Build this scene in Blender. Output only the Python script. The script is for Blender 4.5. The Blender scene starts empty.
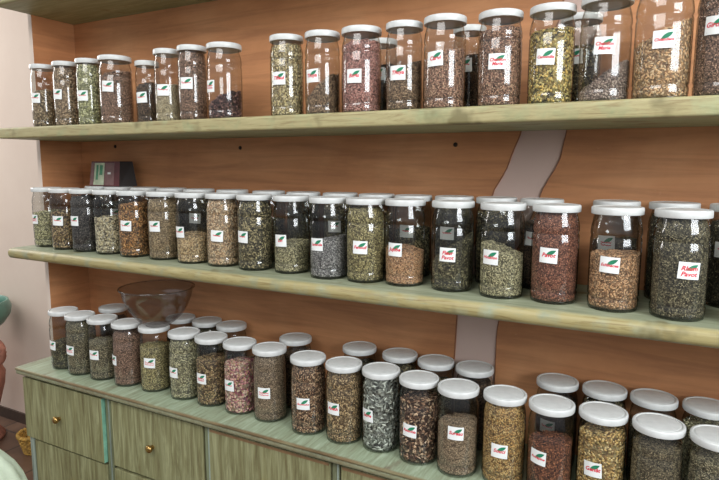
import bpy, bmesh, math, random
import numpy as np
from mathutils import Vector, Matrix, noise

S = bpy.context.scene
COL = S.collection
random.seed(7)
RNG = np.random.default_rng(7)

# ------------------------------------------------------------------ camera
cam_d = bpy.data.cameras.new('camera')
cam = bpy.data.objects.new('camera', cam_d)
COL.objects.link(cam)
cam_d.sensor_fit = 'HORIZONTAL'
cam_d.sensor_width = 36.0
cam_d.lens = 574.65 / 719 * 36.0
cam_d.clip_start = 0.02
r_ = Vector((0.88299544, 0.46937575, 0.00233517))
u_ = Vector((-0.06306559, 0.11370694, 0.9915107))
f_ = Vector((-0.46512556, 0.87564669, -0.13000417))
cam.matrix_world = Matrix(((r_.x, u_.x, -f_.x, 0.0), (r_.y, u_.y, -f_.y, -1.6784),
                           (r_.z, u_.z, -f_.z, 1.68), (0, 0, 0, 1)))
S.camera = cam
CAMXY = (0.0, -1.6784)

# ------------------------------------------------------------------ world and light
W = bpy.data.worlds.new('room_light')
S.world = W
W.use_nodes = True
wn = W.node_tree.nodes; wl = W.node_tree.links
bg = wn['Background']
tc = wn.new('ShaderNodeTexCoord'); sx = wn.new('ShaderNodeSeparateXYZ'); cr = wn.new('ShaderNodeValToRGB')
wl.new(tc.outputs['Generated'], sx.inputs[0])
mr = wn.new('ShaderNodeMapRange'); mr.inputs[1].default_value = -1; mr.inputs[2].default_value = 1
wl.new(sx.outputs[2], mr.inputs[0]); wl.new(mr.outputs[0], cr.inputs[0])
cr.color_ramp.elements[0].position = 0.35; cr.color_ramp.elements[0].color = (0.22, 0.215, 0.21, 1)
cr.color_ramp.elements[1].position = 0.75; cr.color_ramp.elements[1].color = (0.66, 0.69, 0.73, 1)
wl.new(cr.outputs[0], bg.inputs[0])
bg.inputs[1].default_value = 0.72

def area(name, loc, target, sx_, sy_, power, color):
    d = bpy.data.lights.new(name, 'AREA')
    d.shape = 'RECTANGLE'; d.size = sx_; d.size_y = sy_; d.energy = power; d.color = color
    o = bpy.data.objects.new(name, d); COL.objects.link(o)
    o.location = loc
    o.rotation_euler = (Vector(target) - Vector(loc)).to_track_quat('-Z', 'Y').to_euler()
    return o
area('window_daylight', (1.95, -1.75, 2.45), (0.2, -0.6, 1.9), 1.5, 1.25, 70, (0.93, 0.97, 1.0))
area('left_room_fill', (-5.4, -0.35, 2.7), (-3.2, 0.42, 1.7), 1.5, 1.3, 52, (1.0, 0.96, 0.91))  # added lamp that brightens the far pink wall, no known source there
area('overhead_fill', (-1.0, -3.0, 3.7), (-1.0, 0, 1.5), 2.4, 1.4, 62, (1.0, 0.98, 0.95))  # added high lamp for broad front light, leaves walls under shelves darker

S.view_settings.view_transform = 'Standard'
S.view_settings.look = 'None'
S.view_settings.gamma = 1.0
S.view_settings.use_curve_mapping = False
S.view_settings.exposure = 0.3
S.cycles.transparent_max_bounces = 40
S.cycles.max_bounces = 8

# ------------------------------------------------------------------ materials
def lin(c):
    return tuple(((x / 255) / 12.92 if x / 255 <= 0.04045 else ((x / 255 + 0.055) / 1.055) ** 2.4) for x in c) + (1.0,)

class NT:
    def __init__(s, name):
        s.m = bpy.data.materials.new(name); s.m.use_nodes = True
        s.t = s.m.node_tree; s.n = s.t.nodes; s.l = s.t.links
        s.b = s.n['Principled BSDF']
    def new(s, t, **kw):
        x = s.n.new(t)
        for k, v in kw.items(): setattr(x, k, v)
        return x
    def link(s, a, b): s.l.new(a, b)
    def coords(s, scale, out='Object'):
        t = s.new('ShaderNodeTexCoord'); m = s.new('ShaderNodeMapping')
        s.link(t.outputs[out], m.inputs[0]); m.inputs['Scale'].default_value = scale
        return m.outputs[0]
    def noise(s, vec, scale, detail=4, rough=0.55, dist=0.0):
        x = s.new('ShaderNodeTexNoise'); s.link(vec, x.inputs['Vector'])
        x.inputs['Scale'].default_value = scale; x.inputs['Detail'].default_value = detail
        x.inputs['Roughness'].default_value = rough; x.inputs['Distortion'].default_value = dist
        return x.outputs['Fac']
    def ramp(s, fac, stops, interp='LINEAR'):
        x = s.new('ShaderNodeValToRGB'); s.link(fac, x.inputs[0]); e = x.color_ramp.elements
        x.color_ramp.interpolation = interp
        while len(e) < len(stops): e.new(0.5)
        for i, (p, c) in enumerate(stops): e[i].position = p; e[i].color = lin(c)
        return x.outputs[0]
    def gray(s, fac, a, b):
        x = s.new('ShaderNodeMapRange'); s.link(fac, x.inputs[0]); x.inputs[1].default_value = a; x.inputs[2].default_value = b
        return x.outputs[0]
    def mix(s, fac, a, b, mode='MIX'):
        x = s.new('ShaderNodeMix', data_type='RGBA', blend_type=mode)
        if isinstance(fac, float): x.inputs[0].default_value = fac
        else: s.link(fac, x.inputs[0])
        for v, i in ((a, 6), (b, 7)):
            if isinstance(v, tuple): x.inputs[i].default_value = lin(v)
            else: s.link(v, x.inputs[i])
        return x.outputs[2]
    def bump(s, h, strength, dist=0.002):
        x = s.new('ShaderNodeBump'); x.inputs['Strength'].default_value = strength; x.inputs['Distance'].default_value = dist
        s.link(h, x.inputs['Height']); s.link(x.outputs[0], s.b.inputs['Normal'])
        return x.outputs[0]

def mat_plain(name, c, rough=0.5, metal=0.0, var=0.06, scale=40, bump=0.0):
    t = NT(name); v = t.coords((1, 1, 1)); n = t.noise(v, scale)
    d = tuple(max(0, x * (1 - var * 2)) for x in c); e = tuple(min(255, x * (1 + var)) for x in c)
    t.link(t.ramp(n, [(0.3, d), (0.7, e)]), t.b.inputs['Base Color'])
    t.b.inputs['Roughness'].default_value = rough; t.b.inputs['Metallic'].default_value = metal
    if bump: t.bump(n, bump)
    return t.m

def mat_orange():
    t = NT('orange_wash'); v = t.coords((1, 1, 1))
    n1 = t.noise(v, 2.2, 6, 0.6, 0.4)
    base = t.ramp(n1, [(0.3, (184, 124, 80)), (0.5, (200, 139, 93)), (0.7, (212, 154, 108))])
    v2 = t.coords((1.3, 1.3, 16)); n2 = t.noise(v2, 2.0, 6, 0.6, 0.6)
    st = t.ramp(n2, [(0.35, (190, 180, 176)), (0.6, (255, 255, 255))])
    c = t.mix(0.5, base, st, 'MULTIPLY')
    n3 = t.noise(v, 45, 3)
    c = t.mix(t.gray(n3, 0.7, 0.95), c, (204, 150, 112))
    t.link(c, t.b.inputs['Base Color']); t.b.inputs['Roughness'].default_value = 0.62
    t.bump(n2, 0.15)
    return t.m

def mat_plaster(name, c1, c2):
    t = NT(name); v = t.coords((1, 1, 1))
    n1 = t.noise(v, 1.6, 5, 0.6)
    c = t.ramp(n1, [(0.3, c1), (0.7, c2)])
    t.link(c, t.b.inputs['Base Color']); t.b.inputs['Roughness'].default_value = 0.8
    t.bump(t.noise(v, 60, 4), 0.12)
    return t.m

def mat_board(name, y_edge, green1, green2, worn1, worn2, grain=(2.2, 22, 22), edge_w=0.03):
    """green wash over wood, rubbed through to yellow timber along the front edge"""
    t = NT(name)
    v = t.coords(grain); n = t.noise(v, 2.0, 8, 0.65, 1.2)
    gcol = t.ramp(n, [(0.28, green1), (0.5, green2), (0.66, tuple(min(255, x + 22) for x in green2))])
    v3 = t.coords((2.2, 12, 30)); n3 = t.noise(v3, 1.8, 8, 0.7, 2.2)
    wcol = t.ramp(n3, [(0.3, worn1), (0.48, worn2), (0.6, tuple(min(255, x + 10) for x in worn2)), (0.72, green2)])
    g = t.new('ShaderNodeTexCoord'); sp = t.new('ShaderNodeSeparateXYZ'); t.link(g.outputs['Object'], sp.inputs[0])
    f = t.gray(sp.outputs[1], y_edge + edge_w, y_edge + 0.006)
    v4 = t.coords((6, 6, 6)); n4 = t.noise(v4, 3.0, 4)
    mu = t.new('ShaderNodeMath', operation='MULTIPLY'); t.link(f, mu.inputs[0]); t.link(t.gray(n4, 0.25, 0.5), mu.inputs[1])
    c = t.mix(mu.outputs[0], gcol, wcol)
    vb = t.coords((5, 5, 5)); nb = t.noise(vb, 2.0, 3)
    c = t.mix(t.gray(nb, 0.6, 0.72), c, tuple(int(a * 0.45 + b * 0.55) for a, b in zip(green1, worn1)))
    t.link(c, t.b.inputs['Base Color']); t.b.inputs['Roughness'].default_value = 0.48
    t.bump(n, 0.25, 0.001)
    return t.m

def mat_painted_wood(name, c1, c2, c3, vertical=True):
    t = NT(name)
    v = t.coords((16, 16, 1.4) if vertical else (1.4, 16, 16)); n = t.noise(v, 3.0, 9, 0.68, 0.9)
    col = t.ramp(n, [(0.3, c1), (0.48, c2), (0.62, c3)])
    v2 = t.coords((70, 70, 3.0) if vertical else (3, 70, 70)); n2 = t.noise(v2, 2.0, 4)
    col = t.mix(0.35, col, t.ramp(n2, [(0.35, (150, 140, 120)), (0.62, (255, 255, 255))]), 'MULTIPLY')
    t.link(col, t.b.inputs['Base Color']); t.b.inputs['Roughness'].default_value = 0.5
    t.bump(n, 0.3, 0.0008)
    return t.m

def mat_counter():
    t = NT('counter_wash')
    v = t.coords((26, 2.6, 26)); n = t.noise(v, 2.2, 9, 0.7, 0.7)
    col = t.ramp(n, [(0.27, (112, 108, 86)), (0.42, (134, 142, 116)), (0.56, (150, 164, 138)), (0.7, (178, 188, 164))])
    v2 = t.coords((7, 2.2, 7)); n2 = t.noise(v2, 2.0, 5, 0.6)
    col = t.mix(t.gray(n2, 0.62, 0.74), col, (112, 98, 78))
    g = t.new('ShaderNodeTexCoord'); sp = t.new('ShaderNodeSeparateXYZ'); t.link(g.outputs['Object'], sp.inputs[0])
    f = t.gray(sp.outputs[1], -0.3285, -0.335)
    v3 = t.coords((3, 14, 14)); n3 = t.noise(v3, 2, 6)
    edge = t.ramp(n3, [(0.35, (96, 80, 54)), (0.52, (126, 106, 76)), (0.7, (136, 134, 102))])
    col = t.mix(f, col, edge)
    t.link(col, t.b.inputs['Base Color']); t.b.inputs['Roughness'].default_value = 0.36
    t.bump(n, 0.3, 0.0008)
    return t.m

def mat_glass(name='jar_glass', tint=(0.865, 0.872, 0.855), edge=(0.32, 0.36, 0.33), gl=1.0):
    m = bpy.data.materials.new(name); m.use_nodes = True
    n = m.node_tree.nodes; l = m.node_tree.links
    n.remove(n['Principled BSDF']); out = n['Material Output']
    tr = n.new('ShaderNodeBsdfTransparent'); gs = n.new('ShaderNodeBsdfGlossy'); gs.inputs['Roughness'].default_value = 0.10
    lw = n.new('ShaderNodeLayerWeight'); lw.inputs[0].default_value = 0.5
    rp = n.new('ShaderNodeValToRGB'); e = rp.color_ramp.elements
    e[0].position = 0.6; e[0].color = tint + (1,); e[1].position = 0.97; e[1].color = edge + (1,)
    l.new(lw.outputs['Facing'], rp.inputs[0]); l.new(rp.outputs[0], tr.inputs[0])
    # reflection grows towards grazing angles, alike from outside and inside
    pw = n.new('ShaderNodeMath'); pw.operation = 'POWER'; pw.inputs[1].default_value = 4.5
    l.new(lw.outputs['Facing'], pw.inputs[0])
    mu = n.new('ShaderNodeMath'); mu.operation = 'MULTIPLY_ADD'; mu.inputs[1].default_value = 0.75 * gl; mu.inputs[2].default_value = 0.07
    mu.use_clamp = True
    l.new(pw.outputs[0], mu.inputs[0])
    tcn = n.new('ShaderNodeTexCoord'); nz = n.new('ShaderNodeTexNoise'); nz.inputs['Scale'].default_value = 16; nz.inputs['Detail'].default_value = 2
    bp = n.new('ShaderNodeBump'); bp.inputs['Strength'].default_value = 0.06; bp.inputs['Distance'].default_value = 0.003
    l.new(tcn.outputs['Object'], nz.inputs['Vector']); l.new(nz.outputs['Fac'], bp.inputs['Height']); l.new(bp.outputs[0], gs.inputs['Normal'])
    mx = n.new('ShaderNodeMixShader'); l.new(mu.outputs[0], mx.inputs[0]); l.new(tr.outputs[0], mx.inputs[1]); l.new(gs.outputs[0], mx.inputs[2])
    l.new(mx.outputs[0], out.inputs['Surface'])
    return m

def mat_herb(name, cols):
    """loose fragments: every fragment takes one colour of the herb"""
    t = NT(name)
    g = t.new('ShaderNodeNewGeometry')
    k = len(cols)
    c = t.ramp(g.outputs['Random Per Island'], [(i / k, cols[i]) for i in range(k)], 'CONSTANT')
    t.link(c, t.b.inputs['Base Color']); t.b.inputs['Roughness'].default_value = 0.75
    return t.m

def mat_herb_base(name, cols, size):
    t = NT(name)
    v = t.coords((1, 1, 1)); x = t.new('ShaderNodeTexVoronoi'); t.link(v, x.inputs['Vector']); x.inputs['Scale'].default_value = 1.0 / size
    sp = t.new('ShaderNodeSeparateColor'); t.link(x.outputs['Color'], sp.inputs[0])
    k = len(cols)
    c = t.ramp(sp.outputs[0], [(i / k, cols[i]) for i in range(k)], 'CONSTANT')
    t.link(c, t.b.inputs['Base Color']); t.b.inputs['Roughness'].default_value = 0.8
    t.bump(x.outputs['Distance'], 0.8, 0.004)
    return t.m

M = {}
M['orange'] = mat_orange()
M['pink'] = mat_plaster('pink_plaster', (208, 190, 176), (218, 202, 188))
M['band'] = mat_plaster('bare_pinkish_plaster', (200, 172, 160), (212, 186, 174))
M['shelf_top'] = mat_board('shelf_wash_upper', -0.354, (124, 132, 96), (150, 156, 116), (124, 104, 68), (164, 154, 112), edge_w=0.05)
M['shelf_mid'] = mat_board('shelf_wash_middle', -0.354, (116, 122, 96), (144, 150, 124), (120, 102, 60), (158, 146, 100), edge_w=0.020)
M['counter'] = mat_counter()
M['carcass'] = mat_painted_wood('cabinet_frame_paint', (84, 78, 56), (112, 116, 88), (134, 142, 112))
M['drawer'] = mat_painted_wood('drawer_paint', (108, 98, 66), (136, 134, 96), (160, 160, 122))
M['teal'] = mat_plain('teal_edge_paint', (128, 182, 156), 0.5)
M['bluegrey'] = mat_painted_wood('blue_grey_stile_paint', (104, 112, 104), (138, 150, 140), (158, 172, 160))
M['brass'] = mat_plain('aged_brass', (176, 142, 86), 0.28, 1.0)
M['lid'] = mat_plain('white_lid_plastic', (211, 213, 211), 0.38, var=0.02, scale=60)
M['glass'] = mat_glass()
M['bowl'] = mat_glass('clear_bowl_plastic', (0.87, 0.86, 0.86), (0.74, 0.72, 0.71), 0.35)
M['paper'] = mat_plain('label_paper', (236, 238, 236), 0.6, var=0.01)
M['leaf'] = mat_plain('label_leaf_green', (28, 128, 92), 0.6)
M['ink'] = mat_plain('label_red_ink', (214, 44, 66), 0.6, var=0.02)
M['print'] = mat_plain('label_grey_print', (150, 160, 158), 0.6)
M['maroon'] = mat_plain('maroon_card', (96, 38, 42), 0.35)
M['black'] = mat_plain('dark_card', (34, 26, 24), 0.5)
M['palegreen'] = mat_plain('pale_green_card', (196, 206, 176), 0.5)
M['mauve'] = mat_plain('mauve_print', (132, 98, 96), 0.45)
M['greenprint'] = mat_plain('green_print', (84, 148, 112), 0.5)
M['screw'] = mat_plain('dark_steel', (58, 46, 38), 0.5, 0.6)
M['terracotta'] = mat_plain('terracotta', (168, 112, 92), 0.75, var=0.08, scale=14, bump=0.2)
M['turq'] = mat_plain('turquoise_glaze', (92, 134, 118), 0.3, var=0.12, scale=8)
M['soil'] = mat_plain('brown_soil', (92, 66, 48), 0.9, var=0.2, scale=60, bump=0.5)
M['straw'] = mat_plain('straw', (186, 146, 70), 0.7, var=0.15, scale=50)
M['cloth'] = mat_plain('pale_green_cloth', (226, 240, 214), 0.8, var=0.02)

def mat_floor():
    t = NT('brown_floor_tile'); v = t.coords((1, 1, 1))
    b = t.new('ShaderNodeTexBrick'); t.link(v, b.inputs['Vector']); b.inputs['Scale'].default_value = 3.0
    b.offset = 0.0; b.inputs['Brick Width'].default_value = 1; b.inputs['Row Height'].default_value = 1; b.inputs['Mortar Size'].default_value = 0.02
    b.inputs['Color1'].default_value = lin((104, 78, 62)); b.inputs['Color2'].default_value = lin((118, 92, 74)); b.inputs['Mortar'].default_value = lin((70, 56, 48))
    n = t.noise(v, 9, 5)
    c = t.mix(0.6, b.outputs[0], t.ramp(n, [(0.3, (150, 140, 135)), (0.7, (255, 255, 255))]), 'MULTIPLY')
    t.link(c, t.b.inputs['Base Color']); t.b.inputs['Roughness'].default_value = 0.4
    return t.m
M['floor'] = mat_floor()

# ------------------------------------------------------------------ mesh helpers
def link_mesh(name, me, mats, parent=None, loc=None, smooth=False):
    o = bpy.data.objects.new(name, me); COL.objects.link(o)
    if not me.materials:
        for m in (mats if isinstance(mats, (list, tuple)) else [mats]): me.materials.append(m)
    if parent: o.parent = parent
    if loc is not None: o.location = loc
    if smooth: me.shade_smooth()
    return o

def obj(name, bm, mats, parent=None, loc=None, smooth=False):
    me = bpy.data.meshes.new(name); bmesh.ops.recalc_face_normals(bm, faces=bm.faces[:]); bm.to_mesh(me); bm.free()
    return link_mesh(name, me, mats, parent, loc, smooth)

def box(bm, x0, x1, y0, y1, z0, z1, mi=0, bevel=0.0):
    r = bmesh.ops.create_cube(bm, size=1.0)
    vs = r['verts']
    for v in vs:
        v.co = Vector((x0 + (v.co.x + .5) * (x1 - x0), y0 + (v.co.y + .5) * (y1 - y0), z0 + (v.co.z + .5) * (z1 - z0)))
    fs = list({f for v in vs for f in v.link_faces})
    for f in fs: f.material_index = mi
    if bevel:
        es = list({e for v in vs for e in v.link_edges})
        bmesh.ops.bevel(bm, geom=es, offset=bevel, segments=2, affect='EDGES', profile=0.7)
    return fs

def lathe(bm, prof, seg=40, mi=0, center=(0, 0)):
    rings = []
    for r, z in prof:
        if r < 1e-5: rings.append([bm.verts.new((center[0], center[1], z))])
        else: rings.append([bm.verts.new((center[0] + r * math.cos(2 * math.pi * i / seg), center[1] + r * math.sin(2 * math.pi * i / seg), z)) for i in range(seg)])
    for a, b in zip(rings, rings[1:]):
        for i in range(seg):
            j = (i + 1) % seg
            if len(a) == 1 and len(b) == 1: continue
            if len(a) == 1: f = bm.faces.new((a[0], b[i], b[j]))
            elif len(b) == 1: f = bm.faces.new((a[i], a[j], b[0]))
            else: f = bm.faces.new((a[i], a[j], b[j], b[i]))
            f.material_index = mi

def tube(bm, pts, rad, seg=10, closed=False):
    n = len(pts); rings = []
    for k, p in enumerate(pts):
        a = pts[(k - 1) % n] if (closed or k) else pts[0]; b = pts[(k + 1) % n] if (closed or k < n - 1) else pts[-1]
        d = (Vector(b) - Vector(a)).normalized(); q = d.to_track_quat('Z', 'Y')
        rr = rad[k] if isinstance(rad, (list, tuple)) else rad
        rings.append([bm.verts.new(Vector(p) + q @ Vector((rr * math.cos(2 * math.pi * i / seg), rr * math.sin(2 * math.pi * i / seg), 0))) for i in range(seg)])
    for k in range(n if closed else n - 1):
        a, b = rings[k], rings[(k + 1) % n]
        for i in range(seg): bm.faces.new((a[i], a[(i + 1) % seg], b[(i + 1) % seg], b[i]))
    if not closed: bm.faces.new(rings[0][::-1]); bm.faces.new(rings[-1])

def prism_x(bm, prof, x0, x1, mi=0, nx=1):
    """extrude a (y,z) outline along x"""
    rows = []
    for k in range(nx + 1):
        x = x0 + (x1 - x0) * k / nx
        rows.append([bm.verts.new((x, y, z)) for y, z in prof])
    n = len(prof)
    for a, b in zip(rows, rows[1:]):
        for i in range(n): bm.faces.new((a[i], a[(i + 1) % n], b[(i + 1) % n], b[i])).material_index = mi
    bm.faces.new(rows[0]); bm.faces.new(rows[-1][::-1])

def struct(o, label=None):
    o['kind'] = 'structure'
    if label: o['label'] = label
    return o

def tag(o, label, cat, group=None, kind=None):
    o['label'] = label; o['category'] = cat
    if group: o['group'] = group
    if kind: o['kind'] = kind
    return o

def thing(name, label, cat, loc, rz=0, group=None):
    o = bpy.data.objects.new(name, None); COL.objects.link(o); o.empty_display_size = 0.05
    o.location = loc; o.rotation_euler = (0, 0, rz)
    return tag(o, label, cat, group)

# ------------------------------------------------------------------ setting
XC = -2.27
XR = 0.75
bm = bmesh.new(); box(bm, -6.5, 3.2, -4.6, 0.46, -0.08, 0.0)
struct(obj('floor', bm, M['floor']), 'brown tiled floor')
bm = bmesh.new(); box(bm, XC, XR + .6, 0.0, 0.10, 0.0, 2.75)
struct(obj('wall_back', bm, M['band']), 'back wall of bare pinkish plaster behind the shelves')
bm = bmesh.new(); fs = box(bm, XC - 0.022, XC, -0.191, 0.10, 0.0, 2.75)
for f in fs:
    if f.calc_center_median().x > XC - 0.001 : f.material_index = 1
struct(obj('wall_left', bm, [M['pink'], M['orange']]), 'short return wall, orange on its inner face')
bm = bmesh.new(); box(bm, -6.5, -1.2, 0.447, 0.55, 0.0, 2.9)
struct(obj('wall_far', bm, M['pink']), 'pale pink wall beyond the shelves')
bm = bmesh.new(); box(bm, -6.5, -2.6, 0.435, 0.447, 0.0, 0.07)
struct(obj('baseboard_far', bm, mat_plain('dark_skirting', (70, 54, 44), 0.5)))

def interp(pts, z):
    for (z0, x0), (z1, x1) in zip(pts, pts[1:]):
        if z0 <= z <= z1:
            t = (z - z0) / (z1 - z0); t = t * t * (3 - 2 * t) * 0.4 + t * 0.6
            return x0 + (x1 - x0) * t
    return pts[-1][1] if z > pts[-1][0] else pts[0][1]
LE = [(0.0, -0.56), (0.97, -0.556), (1.208, -0.548), (1.40, -0.515), (1.50, -0.478), (1.592, -0.450), (1.68, -0.405), (1.79, -0.368), (1.95, -0.335), (2.09, -0.275), (2.75, -0.20)]
RE = [(0.0, -0.43), (1.015, -0.423), (1.178, -0.422), (1.40, -0.385), (1.50, -0.345), (1.596, -0.312), (1.70, -0.262), (1.79, -0.247), (1.95, -0.215), (2.09, -0.165), (2.75, -0.10)]
def panel(edge, left):
    bm = bmesh.new(); n = 70; rows = []
    for k in range(n + 1):
        z = 2.745 * k / n + .001
        e = interp(edge, z); o = XC + .001 if left else XR + .6
        rows.append([bm.verts.new((e, -.004, z)), bm.verts.new((e + (.0015 if left else -.0015), 0.0, z)), bm.verts.new((o, 0.0, z)), bm.verts.new((o, -.004, z))])
    for a, b in zip(rows, rows[1:]):
        for i in range(4): bm.faces.new((a[i], a[(i + 1) % 4], b[(i + 1) % 4], b[i]))
    bm.faces.new(rows[0]); bm.faces.new(rows[-1])
    return bm
struct(obj('trim_1', panel(LE, True), M['orange']), 'orange painted wall area left of the bare strip, wavy edge')
struct(obj('trim_2', panel(RE, False), M['orange']), 'orange painted wall area right of the bare strip, wavy edge')
bm = bmesh.new()
for E_, s in ((LE, -1), (RE, 1)):
    pts = [(interp(E_, z) , -.0042, z) for z in [0.5 + 0.03 * i for i in range(74)]]
    tube(bm, pts, 0.0015, 6)
struct(obj('trim_3', bm, mat_plain('dark_brown_line', (138, 92, 64), 0.7)), 'dark brown outline along the wavy paint edges')

# ------------------------------------------------------------------ shelves
def nose(y0, y1, z0, z1, r, n=6):
    """shelf outline with a rounded front (y0 = front)"""
    p = [(y1, z0), (y1, z1)]
    for k in range(n + 1):
        a = math.pi / 2 * k / n
        p.append((y0 + r - r * math.sin(a), z1 - r + r * math.cos(a)))
    for k in range(n + 1):
        a = math.pi / 2 * k / n
        p.append((y0 + r - r * math.cos(a), z0 + r - r * math.sin(a)))
    return p
YB = -.0045
def shelf(name, z0, z1, y0, r, mat, label):
    bm = bmesh.new(); prism_x(bm, nose(y0, YB, z0, z1, r), XC + .001, XR, nx=1)
    o = obj(name, bm, mat); tag(o, label, 'shelf', 'long wall shelves')
    o.data.shade_smooth(); o.data.set_sharp_from_angle(angle=math.radians(50))
    return o
shelf('wall_shelf', 2.267, 2.305, -0.34, 0.012, M['shelf_top'], 'uppermost green-washed board, seen only from below at the top edge')
shelf('wall_shelf', 1.7755, 1.8155, -0.354, 0.007, M['shelf_top'], 'green-washed wooden shelf carrying the top row of jars')
shelf('wall_shelf', 1.311, 1.351, -0.354, 0.018, M['shelf_mid'], 'green-washed wooden shelf with rounded yellowish edge, carrying the middle jars')
Z1, Z2, Z3 = 1.8155, 1.351, 0.851

for i, (x, z, w) in enumerate([(-2.05, 1.765, 'leftmost'), (-1.384, 1.752, 'middle'), (-0.565, 1.752, 'rightmost')]):
    bm = bmesh.new(); lathe(bm, [(0, .004), (.003, .0045), (.006, .003), (.007, 0), (0, 0)], 14)
    o = obj('wall_screw', bm, M['screw'], loc=(x, YB + .0005, z - .012)); o.rotation_euler = (math.radians(90), 0, 0)
    tag(o, 'small dark screw in the orange wall under the top shelf, %s of the three' % w, 'screw', 'screws under the top shelf')

# ------------------------------------------------------------------ cabinet
cab = thing('drawer_cabinet', 'long green-washed wooden drawer cabinet under the shelves, jars on its top', 'cabinet', (-0.8, -0.16, 0))
def C(name, bm, m, parent=cab):
    me_o = obj(name, bm, m)
    me_o.parent = parent
    off = Vector((0.8, 0.16, 0)) if parent is cab else Vector((0, 0, 0))
    me_o.location = off
    return me_o
CX0, CX1 = -2.30, XR + .02
cols = [(-2.292, -1.816), (-1.774, -1.323), (-1.294, -0.824), (-0.787, -0.33), (-0.30, 0.16), (0.19, 0.66)]
rows_ = [(0.552, 0.797), (0.295, 0.540), (0.075, 0.283)]
bm = bmesh.new()
box(bm, CX0, CX1, -0.290, YB, 0.0, 0.8205)          # carcass body
C('carcass', bm, M['carcass'])
for i, (a, b) in enumerate(cols):
    nx_ = cols[i + 1][0] if i + 1 < len(cols) else CX1
    bm = bmesh.new(); box(bm, b + .006, nx_ - .006, -0.306, -0.290, 0.0, 0.8205, 0, .002)
    fsl = C('frame_stile', bm, M['carcass'])
    bm = bmesh.new(); box(bm, b + .024, b + .029, -0.3095, -0.306, 0.0, 0.815, 0, .001)
    obj('stile_bead', bm, M['bluegrey'], fsl)['label'] = 'pale blue-grey bead'
bm = bmesh.new(); box(bm, CX0, CX0 + .03, -0.304, -0.290, 0.0, 0.548, 0, .003)
C('corner_stile', bm, M['bluegrey'])
bm = bmesh.new()
prof = [(YB, .8205), (YB, .851), (-.330, .851), (-.335, .8495), (-.3365, .846), (-.3365, .843), (-.334, .840), (-.331, .8385), (-.332, .834), (-.3325, .829), (-.331, .824), (-.326, .8205)]
prism_x(bm, prof, CX0 - .015, CX1)
ct = C('countertop', bm, M['counter']); ct.data.set_sharp_from_angle(angle=math.radians(50))

def knob(parent, x, y, z):
    bm = bmesh.new(); lathe(bm, [(0, 0), (.0085, 0), (.0085, .001), (.0075, .003), (.0085, .007), (.012, .011), (.0145, .016), (.013, .022), (.007, .026), (0, .027)], 20)
    o = obj('knob', bm, M['brass'], parent, (x, y, z), True); o.rotation_euler = (math.radians(90), 0, 0)
    o['label'] = 'round aged brass knob'
for ri, (z0, z1) in enumerate(rows_):
    for ci, (a, b) in enumerate(cols):
        first = ci == 0 and ri == 0
        y0 = -0.3185 if first else -0.3095
        if first: z1 = .808
        bm = bmesh.new()
        a2 = a + (.035 if (ci == 0 and ri > 0) else 0)
        if first: a2 = CX0 + .003
        fs = box(bm, a2, b, y0, -0.289, z0, z1, 0, .0025)
        for f in bm.faces:
            if first and f.normal.x > .9: f.material_index = 1
        d = C('drawer', bm, [M['drawer'], M['teal']])
        if first: d['label'] = 'drawer front standing slightly proud, teal painted right edge'
        if not first and ri == 0 and ci >= 2:
            b2 = bmesh.new(); box(b2, a2 + .004, b - .004, y0 - .0008, y0 + .001, z1 - .011, z1 - .002)
            o = obj('worn_edge', b2, mat_plain('rubbed_brown_edge', (140, 110, 78), 0.5), d); o['label'] = 'rubbed brown top edge'
        knob(d, (a2 + b) / 2 - (.0 if ri else .015), y0 - .0002, (z0 + z1) / 2 - .004)

# ------------------------------------------------------------------ jars
# outline of a jar as (radius / R, height / H)
JP = [(0.0, 0.022), (0.60, 0.014), (0.90, 0.0), (0.95, 0.006), (0.965, 0.022), (0.985, 0.06), (0.995, 0.105), (0.966, 0.121), (0.966, 0.134), (0.995, 0.150),
      (1.0, 0.30), (1.0, 0.55), (0.995, 0.690), (0.964, 0.706), (0.964, 0.720), (0.995, 0.740), (0.985, 0.785), (0.955, 0.83), (0.905, 0.872), (0.868, 0.905), (0.858, 0.935)]
def prof_r(t):
    for (r0, z0), (r1, z1) in zip(JP[3:], JP[4:]):
        if z0 <= t <= z1: return r0 + (r1 - r0) * (t - z0) / (z1 - z0)
    return 0.858 if t > 0.9 else 0.9
_glass = {}
def glass_mesh(R, H):
    k = (round(R, 4), round(H, 4))
    if k not in _glass:
        bm = bmesh.new()
        # fine outline with a rounded shoulder
        lathe(bm, [(r * R, z * H) for r, z in JP], 48)
        me = bpy.data.meshes.new('glass_body'); bmesh.ops.recalc_face_normals(bm, faces=bm.faces[:]); bm.to_mesh(me); bm.free()
        me.materials.append(M['glass']); me.shade_smooth(); _glass[k] = me
    return _glass[k]
_lid = {}
def lid_mesh(R, H, RL):
    k = (round(RL, 4), round(H, 4))
    if k not in _lid:
        bm = bmesh.new(); h = .0165
        p = [(RL * .90, 0.0005), (RL * .985, 0), (RL, .0015), (RL, h - .004), (RL * .985, h - .001), (RL * .955, h), (RL * .90, h - .0002), (RL * .89, h - .0022), (RL * .86, h - .0026), (RL * .835, h - .0022), (RL * .82, h - .0010), (RL * .79, h - .0006), (0, h - .0008)]
        lathe(bm, [(r, H - h + z) for r, z in p], 48)
        b2 = [(RL * .90, 0.0005), (RL * .88, .0025), (0, .0025)]
        lathe(bm, [(r, H - h + z) for r, z in b2], 48)
        bmesh.ops.remove_doubles(bm, verts=bm.verts[:], dist=1e-5)
        me = bpy.data.meshes.new('lid'); bmesh.ops.recalc_face_normals(bm, faces=bm.faces[:]); bm.to_mesh(me); bm.free()
        me.materials.append(M['lid']); me.shade_smooth(); me.set_sharp_from_angle(angle=math.radians(55)); _lid[k] = me
    return _lid[k]

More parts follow.
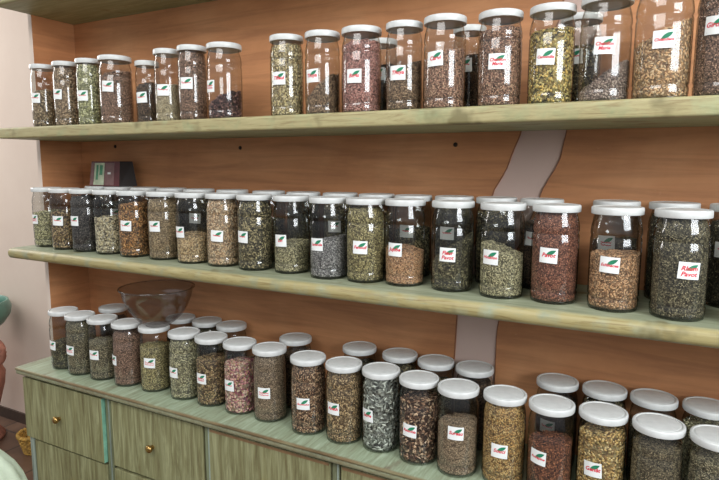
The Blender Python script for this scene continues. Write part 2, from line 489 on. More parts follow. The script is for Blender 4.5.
# palettes of the dried herbs: colours, fragment length and width (m)
K = {
 'brown_leaf':   ([(126, 102, 76), (160, 136, 104), (92, 72, 52), (186, 164, 132), (134, 112, 80)], .0075, .0034),
 'tan_coarse':   ([(172, 144, 114), (134, 108, 82), (198, 174, 142), (150, 124, 96), (104, 82, 62)], .0070, .0034),
 'pale_green':   ([(168, 166, 118), (190, 188, 144), (128, 130, 88), (206, 202, 166), (148, 146, 100)], .0090, .0048),
 'mauve_brown':  ([(142, 108, 88), (114, 84, 68), (168, 132, 110), (94, 68, 54), (150, 116, 94)], .0045, .0028),
 'dark_brown':   ([(72, 54, 42), (96, 74, 56), (52, 40, 32), (112, 88, 66)], .0055, .0030),
 'pale_beige':   ([(190, 174, 140), (168, 150, 116), (206, 192, 160), (146, 128, 98)], .0045, .0030),
 'purple_dark':  ([(66, 42, 42), (92, 62, 60), (48, 30, 32), (112, 80, 74)], .0095, .0055),
 'wood_beige':   ([(186, 166, 120), (152, 130, 88), (206, 190, 150), (120, 100, 66), (172, 156, 110)], .0080, .0045),
 'brown_fine':   ([(128, 100, 74), (98, 74, 54), (158, 130, 100), (82, 62, 46)], .0040, .0026),
 'pink_pellet':  ([(172, 118, 108), (148, 96, 88), (194, 146, 134), (124, 78, 72), (184, 130, 118)], .0042, .0036),
 'red_tan':      ([(166, 122, 98), (134, 94, 76), (190, 152, 124), (104, 72, 58)], .0048, .0030),
 'yellow_flower':([(192, 160, 84), (150, 124, 66), (208, 186, 116), (104, 88, 54), (160, 146, 86)], .0075, .0055),
 'grey_mauve':   ([(140, 118, 106), (112, 92, 84), (164, 146, 132), (94, 76, 70)], .0045, .0028),
 'wood_chip':    ([(208, 166, 120), (186, 144, 100), (224, 190, 148), (148, 108, 74), (198, 156, 110)], .0090, .0040),
 'green_beige':  ([(168, 162, 118), (140, 136, 94), (190, 184, 144), (114, 110, 76)], .0070, .0040),
 'black':        ([(50, 45, 43), (66, 60, 57), (36, 32, 31), (84, 77, 72)], .0060, .0036),
 'cream_petal':  ([(206, 192, 156), (176, 160, 122), (222, 212, 182), (110, 92, 66), (192, 178, 142)], .0085, .0052),
 'orange_brown': ([(164, 112, 62), (124, 84, 50), (186, 140, 86), (96, 68, 42)], .0070, .0045),
 'tan_fine':     ([(168, 142, 104), (140, 114, 80), (188, 164, 126), (116, 94, 66)], .0042, .0028),
 'tan_pale':     ([(196, 168, 124), (172, 142, 100), (212, 188, 146), (150, 120, 84)], .0060, .0036),
 'cream_wood':   ([(216, 184, 144), (190, 156, 118), (232, 208, 172), (168, 132, 98)], .0075, .0042),
 'dark_olive':   ([(92, 84, 58), (68, 62, 44), (122, 110, 78), (150, 136, 98), (54, 48, 36)], .0080, .0036),
 'olive_beige':  ([(150, 142, 106), (122, 114, 82), (176, 168, 130), (96, 90, 64)], .0055, .0034),
 'lavender':     ([(128, 125, 124), (100, 98, 99), (156, 153, 150), (78, 75, 76)], .0045, .0032),
 'olive_tan':    ([(150, 138, 90), (120, 108, 70), (178, 166, 116), (98, 86, 56)], .0052, .0034),
 'peach':        ([(200, 152, 108), (172, 124, 84), (218, 176, 132), (146, 100, 68)], .0046, .0032),
 'dark_green':   ([(66, 62, 44), (84, 78, 54), (48, 44, 32), (118, 110, 80), (72, 66, 48)], .0065, .0030),
 'red_brown':    ([(146, 88, 66), (120, 68, 52), (166, 108, 82), (100, 56, 44)], .0036, .0026),
 'tan_orange':   ([(190, 144, 100), (160, 116, 78), (212, 170, 126), (132, 92, 62)], .0060, .0030),
 'grey_green':   ([(120, 110, 84), (96, 88, 66), (148, 138, 108), (74, 68, 52)], .0050, .0030),
 'pale_sage':    ([(156, 150, 114), (128, 124, 94), (182, 176, 140), (104, 98, 74)], .0065, .0040),
 'mixed_brown':  ([(124, 96, 64), (92, 70, 48), (158, 134, 96), (70, 54, 38), (140, 120, 78)], .0085, .0045),
 'rose':         ([(206, 178, 148), (186, 120, 124), (150, 70, 92), (226, 202, 172), (168, 134, 96), (196, 150, 136)], .0090, .0065),
 'taupe':        ([(152, 128, 100), (130, 108, 82), (174, 150, 120), (110, 90, 68)], .0032, .0024),
 'chestnut':     ([(116, 82, 58), (88, 60, 42), (146, 110, 80), (176, 146, 112), (70, 48, 34)], .0062, .0038),
 'tan_brown':    ([(152, 124, 84), (118, 92, 60), (180, 154, 112), (90, 68, 46)], .0062, .0034),
 'silver_leaf':  ([(138, 142, 134), (108, 112, 104), (168, 172, 162), (74, 76, 70), (124, 126, 116)], .0190, .0060),
 'bark':         ([(92, 64, 48), (62, 42, 34), (132, 98, 74), (182, 152, 122), (76, 52, 42)], .0125, .0050),
 'golden':       ([(198, 156, 88), (168, 124, 66), (216, 184, 118), (132, 96, 54)], .0058, .0036),
 'rust':         ([(116, 66, 44), (92, 52, 38), (146, 90, 60), (72, 42, 34)], .0052, .0032),
 'yellow_tan':   ([(200, 164, 96), (170, 134, 76), (218, 192, 132), (138, 104, 60), (156, 134, 80)], .0088, .0055),
 'olive_grey':   ([(100, 92, 68), (76, 70, 50), (130, 120, 92), (56, 50, 38)], .0046, .0029),
 'grey_brown':   ([(112, 100, 74), (90, 78, 58), (134, 120, 92), (72, 62, 46)], .0042, .0026),
}
DESC = {
 'brown_leaf': 'mixed brown crumbled leaves', 'tan_coarse': 'coarse tan herb cuttings', 'pale_green': 'pale green dried leaves', 'mauve_brown': 'mauve-brown fine cuttings',
 'dark_brown': 'dark brown cuttings', 'pale_beige': 'pale beige seeds', 'purple_dark': 'dark purple-brown petals', 'wood_beige': 'beige woody chips', 'brown_fine': 'fine brown cuttings',
 'pink_pellet': 'pink pellet-like grains', 'red_tan': 'reddish-tan cuttings', 'yellow_flower': 'yellow-green flower heads', 'grey_mauve': 'grey-mauve cuttings', 'wood_chip': 'light tan wood chips',
 'green_beige': 'beige-green leaf pieces', 'black': 'black dried leaves', 'cream_petal': 'cream petals', 'orange_brown': 'orange-brown pieces', 'tan_fine': 'fine tan grains', 'tan_pale': 'pale tan chips',
 'cream_wood': 'pinkish-cream wood chips', 'dark_olive': 'dark olive-brown leaves', 'olive_beige': 'olive-beige buds', 'lavender': 'blue-grey buds', 'olive_tan': 'olive-tan seeds', 'peach': 'peach-coloured grains',
 'dark_green': 'dark green dried leaves', 'red_brown': 'fine red-brown grains', 'tan_orange': 'orange-tan slivers', 'grey_green': 'grey-green cuttings', 'pale_sage': 'pale sage leaves', 'mixed_brown': 'mixed brown pieces',
 'rose': 'pink and cream rosebuds', 'taupe': 'fine taupe grains', 'chestnut': 'chestnut-brown flakes', 'tan_brown': 'tan-brown seeds', 'silver_leaf': 'long silver-grey leaves', 'bark': 'dark bark strips',
 'golden': 'golden-yellow flakes', 'rust': 'rust-brown flakes', 'yellow_tan': 'yellow-tan blossoms', 'olive_grey': 'dark olive-grey cuttings', 'grey_brown': 'fine grey-brown cuttings',
}
def punch(cols):
    lum = [sum(c) / 3 for c in cols]; ml = sum(lum) / len(lum)
    out = []
    for c, L_ in zip(cols, lum):
        nl = (ml + (L_ - ml) * 1.35) * 1.27 + 4
        q = [max(8, nl + (v - L_) * 0.84 * nl / L_) for v in c]
        k = min(1.0, 234 / max(q))
        out.append(tuple(int(v * k) for v in q))
    return out
_hm = {}
def herb_mats(k):
    if k not in _hm:
        cols, l, w = K[k]; cols = punch(cols)
        _hm[k] = [mat_herb_base(k + '_bulk', [tuple(int(v * .68) for v in c) for c in cols], max(w * 1.1, .003)), mat_herb(k + '_fragments', cols)]  # bulk is a darkened copy of the colours, painted shade between fragments
    return _hm[k]

def herb_mesh(kind, R, H, fill, slope, sdir, front):
    """body of loose herb that follows the inside of the glass, covered in single fragments"""
    cols, L, Wd = K[kind]; q_ = 1.18 if L > .0058 else .95; L *= q_; Wd *= q_ * 1.05
    seg = 40
    lo = .03
    def top(x, y):
        d = (x * math.cos(sdir) + y * math.sin(sdir)) / R
        rr = (x * x + y * y) / (R * R)
        z = fill * H + slope * H * d + (0.018 * H * (1 - rr) if fill < .9 else 0)
        z += 0.006 * noise.noise(Vector((x * 60 + fill * 9, y * 60, R * 100)))
        return min(z, .925 * H)
    gap = .0034 + L * .06
    nz = 14
    vs = []; fs = []
    # side rings
    for j in range(nz + 1):
        for i in range(seg):
            a = 2 * math.pi * i / seg; ca, sa = math.cos(a), math.sin(a)
            zt = top(ca * R * .93, sa * R * .93)
            z = lo * H + (zt - lo * H) * j / nz
            r = prof_r(z / H) * R - gap
            vs.append((ca * r, sa * r, z))
    for j in range(nz):
        for i in range(seg):
            k2 = (i + 1) % seg
            fs.append((j * seg + i, j * seg + k2, (j + 1) * seg + k2, (j + 1) * seg + i))
    base = nz * seg
    prev = base
    for q, fr in enumerate((.7, .4, .15)):
        st = len(vs)
        for i in range(seg):
            v0 = vs[base + i]; x, y = v0[0] * fr, v0[1] * fr
            vs.append((x, y, top(x, y)))
        for i in range(seg):
            k2 = (i + 1) % seg
            fs.append((prev + i, prev + k2, st + k2, st + i))
        prev = st
    vs.append((0, 0, top(0, 0))); c = len(vs) - 1
    for i in range(seg): fs.append((prev + i, prev + (i + 1) % seg, c))
    fs.append(tuple(range(seg - 1, -1, -1)))
    nb = len(vs)
    # fragments
    side_area = 2 * math.pi * R * H * fill
    n = int(min(7000 if front else 1300, 2.0 * side_area / (L * Wd)))
    nt = int(n * .18)
    a = RNG.uniform(0, 2 * np.pi, n); t = RNG.uniform(0, 1, n)
    P = np.zeros((n, 3)); N = np.zeros((n, 3))
    for i in range(n):
        ca, sa = math.cos(a[i]), math.sin(a[i])
        if i < nt:
            rr = math.sqrt(t[i]) * (R * prof_r(min(fill, .92)) - gap)
            x, y = ca * rr, sa * rr
            P[i] = (x, y, top(x, y) + .0008); N[i] = (0, 0, 1)
        else:
            zt = top(ca * R * .93, sa * R * .93)
            z = lo * H + .002 + (zt - lo * H - .002) * t[i]
            r = prof_r(z / H) * R - gap
            P[i] = (ca * r, sa * r, z); N[i] = (ca, sa, 0)
    T = RNG.normal(size=(n, 3)); T -= (T * N).sum(1, keepdims=True) * N; T /= np.linalg.norm(T, axis=1, keepdims=True)
    tilt = RNG.normal(0, .18, (n, 1)); T2 = T + N * tilt; T2 /= np.linalg.norm(T2, axis=1, keepdims=True)
    B = np.cross(N, T2); B /= np.linalg.norm(B, axis=1, keepdims=True); N2 = np.cross(T2, B)
    s = RNG.uniform(.6, 1.25, (n, 1)); lw = s * L / 2; ww = RNG.uniform(.65, 1.2, (n, 1)) * Wd / 2; hh = ww * .45
    offs = [T2 * lw, B * ww + T2 * lw * .1, -T2 * lw, -B * ww - T2 * lw * .15, N2 * hh, -N2 * hh * .6]
    V = np.stack([P + o for o in offs], 1).reshape(-1, 3)
    # keep the fragments inside the glass
    rad = np.hypot(V[:, 0], V[:, 1]); lim = np.interp(V[:, 2] / H, [z for r, z in JP[3:]], [r for r, z in JP[3:]]) * R - .0011
    f = np.minimum(1, lim / np.maximum(rad, 1e-6)); V[:, 0] *= f; V[:, 1] *= f
    V[:, 2] = np.clip(V[:, 2], .022 * H + .0012, .925 * H)
    tri = np.array([(0, 1, 4), (1, 2, 4), (2, 3, 4), (3, 0, 4), (1, 0, 5), (2, 1, 5), (3, 2, 5), (0, 3, 5)])
    F = (np.arange(n)[:, None, None] * 6 + tri[None]).reshape(-1, 3) + nb
    me = bpy.data.meshes.new('dried_herb')
    allv = np.concatenate([np.array(vs), V]).astype(np.float32)
    me.vertices.add(len(allv)); me.vertices.foreach_set('co', allv.ravel())
    loops = [i for f_ in fs for i in f_]; ls = [len(f_) for f_ in fs]
    loops = np.concatenate([np.array(loops), F.ravel()]).astype(np.int32)
    lens = np.concatenate([np.array(ls), np.full(len(F), 3)]); starts = np.concatenate([[0], np.cumsum(lens)[:-1]]).astype(np.int32)
    me.loops.add(len(loops)); me.loops.foreach_set('vertex_index', loops)
    me.polygons.add(len(lens)); me.polygons.foreach_set('loop_start', starts)
    mi = np.concatenate([np.zeros(len(fs)), np.ones(len(F))]).astype(np.int32)
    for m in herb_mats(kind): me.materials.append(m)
    me.polygons.foreach_set('material_index', mi)
    me.update(calc_edges=True); me.validate()
    return me

# ---- stickers
_txt = {}
def text_tris(s):
    if s not in _txt:
        cu = bpy.data.curves.new('t', 'FONT'); cu.body = s; cu.size = 1.0; cu.align_x = 'CENTER'; cu.shear = 0.25
        cu.resolution_u = 2; cu.offset = 0.03; cu.space_line = 0.9
        o = bpy.data.objects.new('t', cu); COL.objects.link(o)
        dg = bpy.context.evaluated_depsgraph_get(); me = o.evaluated_get(dg).to_mesh()
        v = [tuple(x.co[:2]) for x in me.vertices]; f = [tuple(p.vertices) for p in me.polygons]
        o.evaluated_get(dg).to_mesh_clear(); bpy.data.objects.remove(o); bpy.data.curves.remove(cu)
        _txt[s] = (v, f)
    return _txt[s]

def bend(pts, R, ang, zc, rot, dr):
    out = []
    c, s = math.cos(rot), math.sin(rot)
    for x, y in pts:
        x, y = x * c - y * s, x * s + y * c
        a = ang + x / R
        out.append(((R + dr) * math.cos(a), (R + dr) * math.sin(a), zc + y))
    return out

def flat_mesh(name, vs, fs, m, parent):
    me = bpy.data.meshes.new(name); me.from_pydata(vs, [], fs); me.update()
    return link_mesh(name, me, m, parent)

def scribble(seed, w, lines):
    rr = random.Random(seed); vs = []; fs = []
    for li in range(lines):
        y0 = .0005 - li * .0065; n = 14; pts = []
        for i in range(n):
            x = -w / 2 + w * i / (n - 1)
            pts.append((x, y0 + (.0026 if i % 2 else -.0018) * rr.uniform(.3, 1.2) + (.002 if i < 2 else 0)))
        for (xa, ya), (xb, yb) in zip(pts, pts[1:]):
            dx, dy = xb - xa, yb - ya; l = math.hypot(dx, dy); nx, ny = -dy / l * .0008, dx / l * .0008
            b = len(vs); vs += [(xa + nx, ya + ny), (xa - nx, ya - ny), (xb - nx, yb - ny), (xb + nx, yb + ny)]; fs.append((b, b + 1, b + 2, b + 3))
    return vs, fs

def sticker(jar, R, H, s, h, txt, seed, loc, w=.042, hh=.036):
    az = math.atan2(CAMXY[1] - loc[1], CAMXY[0] - loc[0])
    ang = az + math.asin(max(-.97, min(.97, s)))
    rr = random.Random(seed); rot = rr.uniform(-.06, .06); zc = h * H
    n = 12; vs = []; fs = []
    for dr in (.0008, .0002):
        grid = [(-w / 2 + w * i / n, -hh / 2 + hh * j) for j in (0, 1) for i in range(n + 1)]
        vs += bend(grid, R, ang, zc, rot, dr)
    m = n + 1
    for i in range(n):
        fs.append((i, i + 1, m + i + 1, m + i)); b = 2 * m
        fs.append((b + i + 1, b + i, b + m + i, b + m + i + 1))
        fs.append((i + 1, i, b + i, b + i + 1)); fs.append((m + i, m + i + 1, b + m + i + 1, b + m + i))
    b = 2 * m
    fs.append((0, m, b + m, b)); fs.append((m + n, n, b + n, b + m + n))
    st = flat_mesh('label_sticker', vs, fs, M['paper'], jar)
    st['label'] = 'white paper sticker'
    # green leaf mark, upper right
    up = []; dn = []
    for k in range(11):
        t = k / 10; wv = .0046 * math.sin(math.pi * min(1, t * 1.02)) ** .8
        cx, cy = -.0055 + .0225 * t, .0005 + .0130 * t
        up.append((cx - wv * .5, cy + wv * .87)); dn.append((cx + wv * .5, cy - wv * .87))
    flat_mesh('leaf_mark', bend(up + dn, R, ang, zc, rot, .0010), [(k, 11 + k, 12 + k, k + 1) for k in range(10)], M['leaf'], st)
    # red handwriting
    if txt:
        v, f = text_tris(txt)
        xs = [p[0] for p in v]; ww = max(xs) - min(xs); k = min(.0135, .037 / ww)
        two = '\n' in txt
        v = [(x * k, y * k + (.0004 if two else -.0035)) for x, y in v]
    else:
        v, f = scribble(seed, rr.uniform(.024, .034), rr.choice([1, 1, 2]))
    flat_mesh('lettering', bend(v, R, ang, zc, rot, .0012), f, M['ink'], st)
    y = -.0145
    flat_mesh('printed_line', bend([(-.016, y), (.017, y), (.017, y + .0014), (-.016, y + .0014)], R, ang, zc, rot, .0010), [(0, 1, 2, 3)], M['print'], st)

ORD = ['first', 'second', 'third', 'fourth', 'fifth', 'sixth', 'seventh', 'eighth', 'ninth', 'tenth', 'eleventh', 'twelfth', 'thirteenth', 'fourteenth', 'fifteenth', 'sixteenth', 'seventeenth', 'eighteenth', 'nineteenth', 'twentieth']
_count = {'n': 0}
def jar(x, y, z, R, H, kind, fill, slope, st, where, group, front=True, RL=None):
    """st = (sideways position, height, text) of the sticker or None"""
    _count['n'] += 1; i = _count['n']
    d = DESC[kind]
    lvl = 'full' if fill > .85 else ('nearly empty' if fill < .34 else ('half full' if fill < .62 else 'mostly full'))
    t = thing('herb_jar', 'jar %s of %s, %s' % (lvl, d, where), 'jar', (x, y, z + .0003), 0, group)
    g = link_mesh('glass_body', glass_mesh(R, H), M['glass'], t)
    l = link_mesh('lid', lid_mesh(R, H, RL or R * 1.012), M['lid'], t); l['label'] = 'white lid'
    if st: sticker(t, R, H, st[0], st[1], st[2], i * 13 + 5, (x, y))
    sd = {1: 0.1, -1: math.pi}.get(1 if slope >= 0 else -1)
    me = herb_mesh(kind, R, H, fill * .93, abs(slope), sd, front)
    h = link_mesh('dried_herb', me, None, None, (x, y, z + .0003)); h.rotation_euler = (0, 0, 0)
    tag(h, '%s inside the jar, %s' % (d, where), 'dried herbs', 'herbs in the ' + group, 'stuff')
    return t

g1 = 'glass jars on the top shelf'
TOP = [ # x, R, H, kind, fill, slope, sticker
 (-2.140, .0460, .238, 'brown_leaf', .60, .04, (-.72, .47, '')),
 (-2.005, .0465, .238, 'tan_coarse', .95, 0, (-.75, .5, '')),
 (-1.876, .0450, .238, 'pale_green', .97, 0, (-.6, .45, '')),
 (-1.737, .0560, .236, 'mauve_brown', .78, .06, (-.5, .55, '')),
 (-1.600, .0405, .212, 'dark_brown', .66, .05, (-.6, .42, '')),
 (-1.485, .0440, .237, 'pale_beige', .50, .05, (-.4, .44, '')),
 (-1.375, .0465, .238, 'mauve_brown', .96, 0, (-.45, .5, '')),
 (-1.241, .0545, .232, 'purple_dark', .30, .12, (-.85, .44, '')),
 (-1.005, .0495, .233, 'wood_beige', .93, .02, (-.5, .47, 'Tilleul')),
 (-0.882, .0500, .231, 'brown_fine', .36, .18, (-.62, .47, 'Thuya')),
 (-0.757, .0550, .229, 'pink_pellet', .88, .02, (-.38, .43, 'Bugis')),
 (-0.630, .0490, .229, 'brown_fine', .50, .12, (-.35, .43, 'Thuya')),
 (-0.518, .0540, .231, 'red_tan', .64, .06, (-.45, .54, 'Carvi')),
 (-0.377, .0530, .226, 'red_tan', .87, .02, (-.10, .47, 'Chardon\nMarie')),
 (-0.256, .0520, .225, 'yellow_flower', .80, .02, (-.25, .48, 'Camomille')),
 (-0.140, .0548, .232, 'grey_mauve', .28, .16, (-.03, .52, 'Chardon\nMarie')),
 (-0.0255, .0570, .245, 'wood_chip', .62, .12, (.03, .50, 'Chiendent')),
 (0.090, .0562, .245, 'mauve_brown', .95, 0, (-.35, .58, 'Girofle')),
]
for i, (x, R, H, kd, fl, sl, st) in enumerate(TOP):
    jar(x, -.244 if i != 4 else -.225, Z1, R * .985, H, kd, fl, sl, st, '%s from left, top shelf front row' % ORD[i], g1)
# partly hidden jars of the top shelf
for x, y, R, H, kd, w in [(-0.762, -.105, .045, .225, 'dark_brown', 'behind the pink grains'), (-0.499, -.10, .045, .235, 'dark_brown', 'behind the thirteenth'),
                       (-0.212, -.10, .05, .232, 'dark_olive', 'behind the sixteenth')]:
    jar(x, y, Z1, R * .98, H, kd, .7, .02, (-.3, .55, ''), 'back row of top shelf, ' + w, g1, False)

g2 = 'glass jars on the middle shelf'
MID = [
 (-2.199, 'green_beige', .62, .03, (-.9, .47, '')), (-2.066, 'mixed_brown', .66, .04, (-.55, .48, '')), (-1.945, 'black', .93, 0, (-.8, .5, '')),
 (-1.817, 'cream_petal', .60, .02, None), (-1.686, 'orange_brown', .85, .03, (-.55, .48, '')), (-1.546, 'tan_fine', .94, 0, (-.6, .5, '')),
 (-1.404, 'tan_pale', .42, -.02, (-.8, .45, '')), (-1.276, 'cream_wood', .98, 0, (-.4, .43, '')), (-1.141, 'dark_olive', .97, 0, (-.72, .45, '')),
 (-1.011, 'olive_beige', .42, .02, (-.62, .43, 'Lin')), (-0.868, 'lavender', .50, .06, (-.62, .43, 'Lavande')), (-0.748, 'olive_tan', .93, 0, (-.28, .43, 'Fenouil')),
 (-0.630, 'peach', .44, -.02, (-.5, .43, 'Jujube')), (-0.492, 'dark_green', .50, .18, (-.22, .42, 'Fleur\nPavot')), (-0.356, 'olive_beige', .54, -.07, (-.5, .44, 'Houblon')),
 (-0.229, 'red_brown', .98, 0, (-.25, .50, 'Pavot')), (-0.094, 'tan_orange', .58, .01, (-.18, .46, 'Echinacea')), (0.037, 'olive_grey', .96, 0, (.33, .47, 'Rhum\nPavot')),
 (0.176, 'dark_green', .9, 0, (-.2, .45, '')),
]
YM = [-.213, -.228, -.227, -.225, -.226, -.219, -.226, -.220, -.226, -.212, -.230, -.224, -.214, -.216, -.232, -.226, -.238, -.252, -.24]
RB = .0553
for i, (x, kd, fl, sl, st) in enumerate(MID):
    jar(x, YM[i] - .010, Z2, RB, .2355, kd, fl, sl, st, '%s from left, middle shelf front row' % ORD[i], g2, RL=.0558)
MB = [(-2.063, 'mixed_brown'), (-1.932, 'dark_green'), (-1.797, 'dark_brown'), (-1.655, 'olive_beige'), (-1.507, 'dark_green'), (-1.360, 'grey_green'), (-1.200, 'dark_olive'), (-1.052, 'dark_green'),
      (-.918, 'dark_olive'), (-.788, 'mixed_brown'), (-.662, 'dark_olive'), (-.538, 'dark_green'), (-.415, 'dark_olive'), (-.29, 'dark_brown'), (-.108, 'dark_green'), (.021, 'dark_green'), (.15, 'dark_green')]
for i, (x, kd) in enumerate(MB):
    jar(x, -.082 - (.01 if i % 3 == 1 else 0), Z2, RB, .2395, kd, [.9, .8, .62, .95][i % 4], .02, (-.35, .57, '') if i % 5 != 2 else None, '%s from left, middle shelf back row' % ORD[i], g2, False, RL=.0558)

g3 = 'glass jars on the cabinet'
BOT = [
 (-2.150, 'dark_green', .48, .02, (-.88, .42, '')), (-2.030, 'grey_green', .95, 0, (-.8, .43, '')), (-1.905, 'grey_green', .66, .01, (-.68, .43, '')),
 (-1.770, 'mauve_brown', .88, .01, (-.95, .42, '')), (-1.639, 'olive_tan', .73, 0, (-.4, .47, '')), (-1.488, 'pale_sage', .97, 0, (-.78, .42, '')),
 (-1.364, 'mixed_brown', .72, .02, (-.7, .42, '')), (-1.235, 'rose', .76, .03, (-.72, .42, '')), (-1.112, 'taupe', .98, 0, (-.38, .42, '')),
 (-0.952, 'chestnut', .95, 0, (-.32, .43, 'Bourrache')), (-0.825, 'tan_brown', .98, 0, (-.6, .46, 'Aneth')), (-0.703, 'silver_leaf', .97, 0, (-.72, .46, 'Sauge')),
 (-0.579, 'bark', .80, .03, (-.45, .42, 'Ratanhia')), (-0.461, 'taupe', .62, .04, (-.08, .53, 'Sureau')), (-0.338, 'golden', .97, 0, (-.18, .42, 'Souci')),
 (-0.219, 'rust', .62, .03, (-.5, .46, 'Aubépine')), (-0.100, 'yellow_tan', .86, .06, (-.3, .45, 'Genêt')), (0.020, 'grey_brown', .84, .02, (-.25, .35, 'Thym')),
 (0.138, 'grey_green', .84, .02, (-.5, .35, '')),
]
YC = [-.219, -.231, -.225, -.223, -.211, -.212, -.209, -.212, -.211, -.226, -.224, -.218, -.229, -.238, -.226, -.232, -.223, -.233, -.243]
for i, (x, kd, fl, sl, st) in enumerate(BOT):
    jar(x, YC[i], Z3, RB, .2385, kd, fl, sl, st, '%s from left, cabinet front row' % ORD[i], g3, RL=.0558)
CB = [(-2.013, -.088, 'dark_brown'), (-1.645, -.072, 'dark_green'), (-1.520, -.060, 'grey_green'), (-1.400, -.060, 'dark_olive'), (-1.098, -.081, 'brown_fine'), (-.856, -.065, 'dark_green'), (-.711, -.065, 'dark_olive'),
      (-.587, -.073, 'olive_beige'), (-.466, -.072, 'dark_brown'), (-.232, -.067, 'dark_brown'), (-.111, -.066, 'dark_olive'), (.007, -.069, 'grey_green'), (.127, -.066, 'pale_sage')]
for i, (x, y, kd) in enumerate(CB):
    jar(x, y, Z3, RB, .2385, kd, [.85, .8, .9, .75][i % 4], .02, (-.4, .5, '') if i % 2 else None, '%s from left, cabinet back row' % ORD[i], g3, False, RL=.0558)

# ------------------------------------------------------------------ clear bowl on the lids
zl = Z3 + .2388
bw = thing('bowl', 'wide clear grey plastic bowl standing on a jar lid under the middle shelf', 'bowl', (-1.632, -.195, zl + .0005)); bw.scale = (1.03, 1.03, 1.08)
bm = bmesh.new()
pr = [(0, .004), (.036, .003), (.038, 0), (.044, 0), (.046, .005), (.062, .014), (.084, .034), (.103, .062), (.117, .095), (.124, .125), (.131, .128)]
lathe(bm, pr + [(.1315, .1305), (.122, .1295), (.1145, .096), (.1, .064), (.081, .037), (.06, .0175), (.04, .008), (0, .0075)], 64)
obj('bowl_shell', bm, M['bowl'], bw, smooth=True)
bm = bmesh.new(); tube(bm, [(.1295 * math.cos(a), .1295 * math.sin(a), .1305) for a in [2 * math.pi * i / 64 for i in range(64)]], .0022, 8, True)
rim = obj('rim', bm, mat_glass('bowl_rim_plastic', (.80, .80, .80), (.72, .72, .72), 1.5), bw, smooth=True)

# ------------------------------------------------------------------ boxed set on the back-row lids
zb = Z2 + .2398 + .001
bx = thing('gift_box', 'small maroon box with pale green printed side on the back-row lids, far left', 'box', (-1.99, -.075, zb), math.radians(0))
bm = bmesh.new()
v = [(-.125, -.04, 0), (.095, -.04, 0), (.125, .045, 0), (-.095, .045, 0), (-.125, -.02, .104), (.085, -.02, .104), (.10, .045, .104), (-.095, .045, .104)]
vv = [bm.verts.new(p) for p in v]
for f in ((0, 1, 5, 4), (1, 2, 6, 5), (2, 3, 7, 6), (3, 0, 4, 7), (4, 5, 6, 7), (3, 2, 1, 0)):
    bm.faces.new([vv[i] for i in f]).material_index = 1 if f == (1, 2, 6, 5) else 0
obj('box_body', bm, [M['maroon'], M['black']], bx); bx.scale = (.8, .8, .95)
def onface(u, w_, d=.0008):
    x = -.125 + (.22 + (-.01) * w_) * u; y = -.04 + .02 * w_ - d
    return (x, y, .104 * w_)
for nm, (u0, u1, w0, w1), m in (('clear_end', (0.0, .12, .04, .96), M['mauve']), ('pale_panel', (.13, .48, .04, .94), M['palegreen']), ('mauve_panel', (.50, .82, .04, .94), M['mauve']), ('green_mark', (.32, .42, .45, .85), M['greenprint']), ('green_mark', (.2, .27, .25, .85), M['greenprint']), ('white_mark', (.60, .70, .48, .56), M['paper'])):
    bm = bmesh.new(); d = .0006 if 'panel' in nm or 'end' in nm else .0014
    a = [onface(u0, w0, d), onface(u1, w0, d), onface(u1, w1, d), onface(u0, w1, d)]; b = [(p[0], p[1] + d, p[2]) for p in a]
    A = [bm.verts.new(p) for p in a]; Bv = [bm.verts.new(p) for p in b]
    bm.faces.new(A); bm.faces.new(Bv[::-1])
    for i in range(4): bm.faces.new((A[i], Bv[i], Bv[(i + 1) % 4], A[(i + 1) % 4]))
    obj(nm, bm, m, bx)

# ------------------------------------------------------------------ planter at the far left
VX, VY = -3.64, .17
ps = thing('plant_stand', 'terracotta stand with loop handles on the floor, under the turquoise bowl', 'stand', (VX, VY, 0))
bm = bmesh.new(); lathe(bm, [(0, 0), (.15, 0), (.155, .02), (.13, .05), (.115, .12), (.14, .22), (.172, .34), (.18, .41), (.15, .48), (.10, .53), (.085, .58), (.09, .625), (.11, .653), (0, .655)], 40)
obj('stand_body', bm, M['terracotta'], ps, smooth=True)
for s in (0, math.pi):
    bm = bmesh.new(); c, sn = math.cos(s + .49), math.sin(s + .49)
    pts = []
    for k in range(24):
        a = 2 * math.pi * k / 24; rr = .150 + .055 * math.cos(a); pts.append((rr * c, rr * sn, .555 + .072 * math.sin(a)))
    tube(bm, pts, .019, 10, True); obj('loop_handle', bm, M['terracotta'], ps, smooth=True)
pb = thing('planter_bowl', 'turquoise glazed bowl on the terracotta stand at the left edge', 'bowl', (VX, VY, .6565))
bm = bmesh.new(); lathe(bm, [(0, 0), (.08, 0), (.12, .015), (.19, .06), (.232, .12), (.238, .165), (.222, .205), (.212, .205), (.222, .16), (.215, .12), (.17, .07), (0, .06)], 48)
obj('bowl_body', bm, M['turq'], pb, smooth=True)
bm = bmesh.new(); lathe(bm, [(0, .165), (.1, .168), (.2, .16), (.216, .155), (.21, .13), (0, .12)], 40)
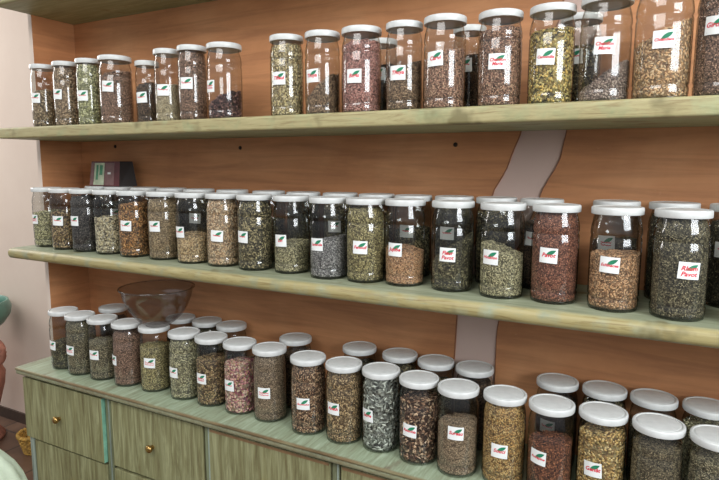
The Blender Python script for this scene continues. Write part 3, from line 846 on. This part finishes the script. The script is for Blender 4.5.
o = obj('potting_soil', bm, M['soil'], loc=(VX, VY, .6565), smooth=True); tag(o, 'brown soil filling the turquoise bowl', 'soil', kind='stuff')

# ------------------------------------------------------------------ straw basket behind the cabinet
BX, BY = -3.19, .255
bk = thing('straw_basket', 'round yellow straw basket on the floor beyond the cabinet end', 'basket', (BX, BY, 0))
bm = bmesh.new()
for k in range(9):
    R_ = .056 + .003 * k; z = .009 + .0115 * k
    tube(bm, [(R_ * math.cos(a), R_ * math.sin(a), z + .003 * math.sin(a * 20 + k * 3.14)) for a in [2 * math.pi * i / 80 for i in range(80)]], .0085, 6, True)
lathe(bm, [(0, .004), (.056, .004), (.056, .010), (0, .010)], 40)
obj('basket_weave', bm, M['straw'], bk, smooth=True)
bm = bmesh.new(); tube(bm, [(.085 * math.cos(a), .085 * math.sin(a), .112 + .004 * math.sin(a * 26)) for a in [2 * math.pi * i / 104 for i in range(104)]], .010, 8, True)
obj('basket_rim', bm, M['straw'], bk, smooth=True)

# ------------------------------------------------------------------ pale cloth over a stool, lower left
bm = bmesh.new()
CLP = [(0.0, .835), (.022, .825), (.038, .79), (.050, .752), (.075, .72), (.10, .685), (.12, .64), (.135, .58), (.17, .45), (.18, .3), (.19, .12), (.2, .012)]
seg = 120; rings = []
for q, (r, z) in enumerate(CLP):
    if q == 0: rings.append([bm.verts.new((0, 0, z))]); continue
    amp = .14 * max(0, min(1, (.7 - z) / .5)) + .015
    rings.append([bm.verts.new((r * (1 + amp * math.sin(11 * a + z * 2)) * math.cos(a), r * (1 + amp * math.sin(11 * a + z * 2)) * math.sin(a), z)) for a in [2 * math.pi * i / seg for i in range(seg)]])
for A, B in zip(rings, rings[1:]):
    for i in range(seg):
        j = (i + 1) % seg
        if len(A) == 1: bm.faces.new((A[0], B[i], B[j]))
        else: bm.faces.new((A[i], A[j], B[j], B[i]))
bm.faces.new(rings[-1][::-1])
o = obj('draped_cloth', bm, M['cloth'], loc=(-1.93, -.70, 0.0), smooth=True)
tag(o, 'pale green-white draped cloth in the bottom left corner', 'cloth')
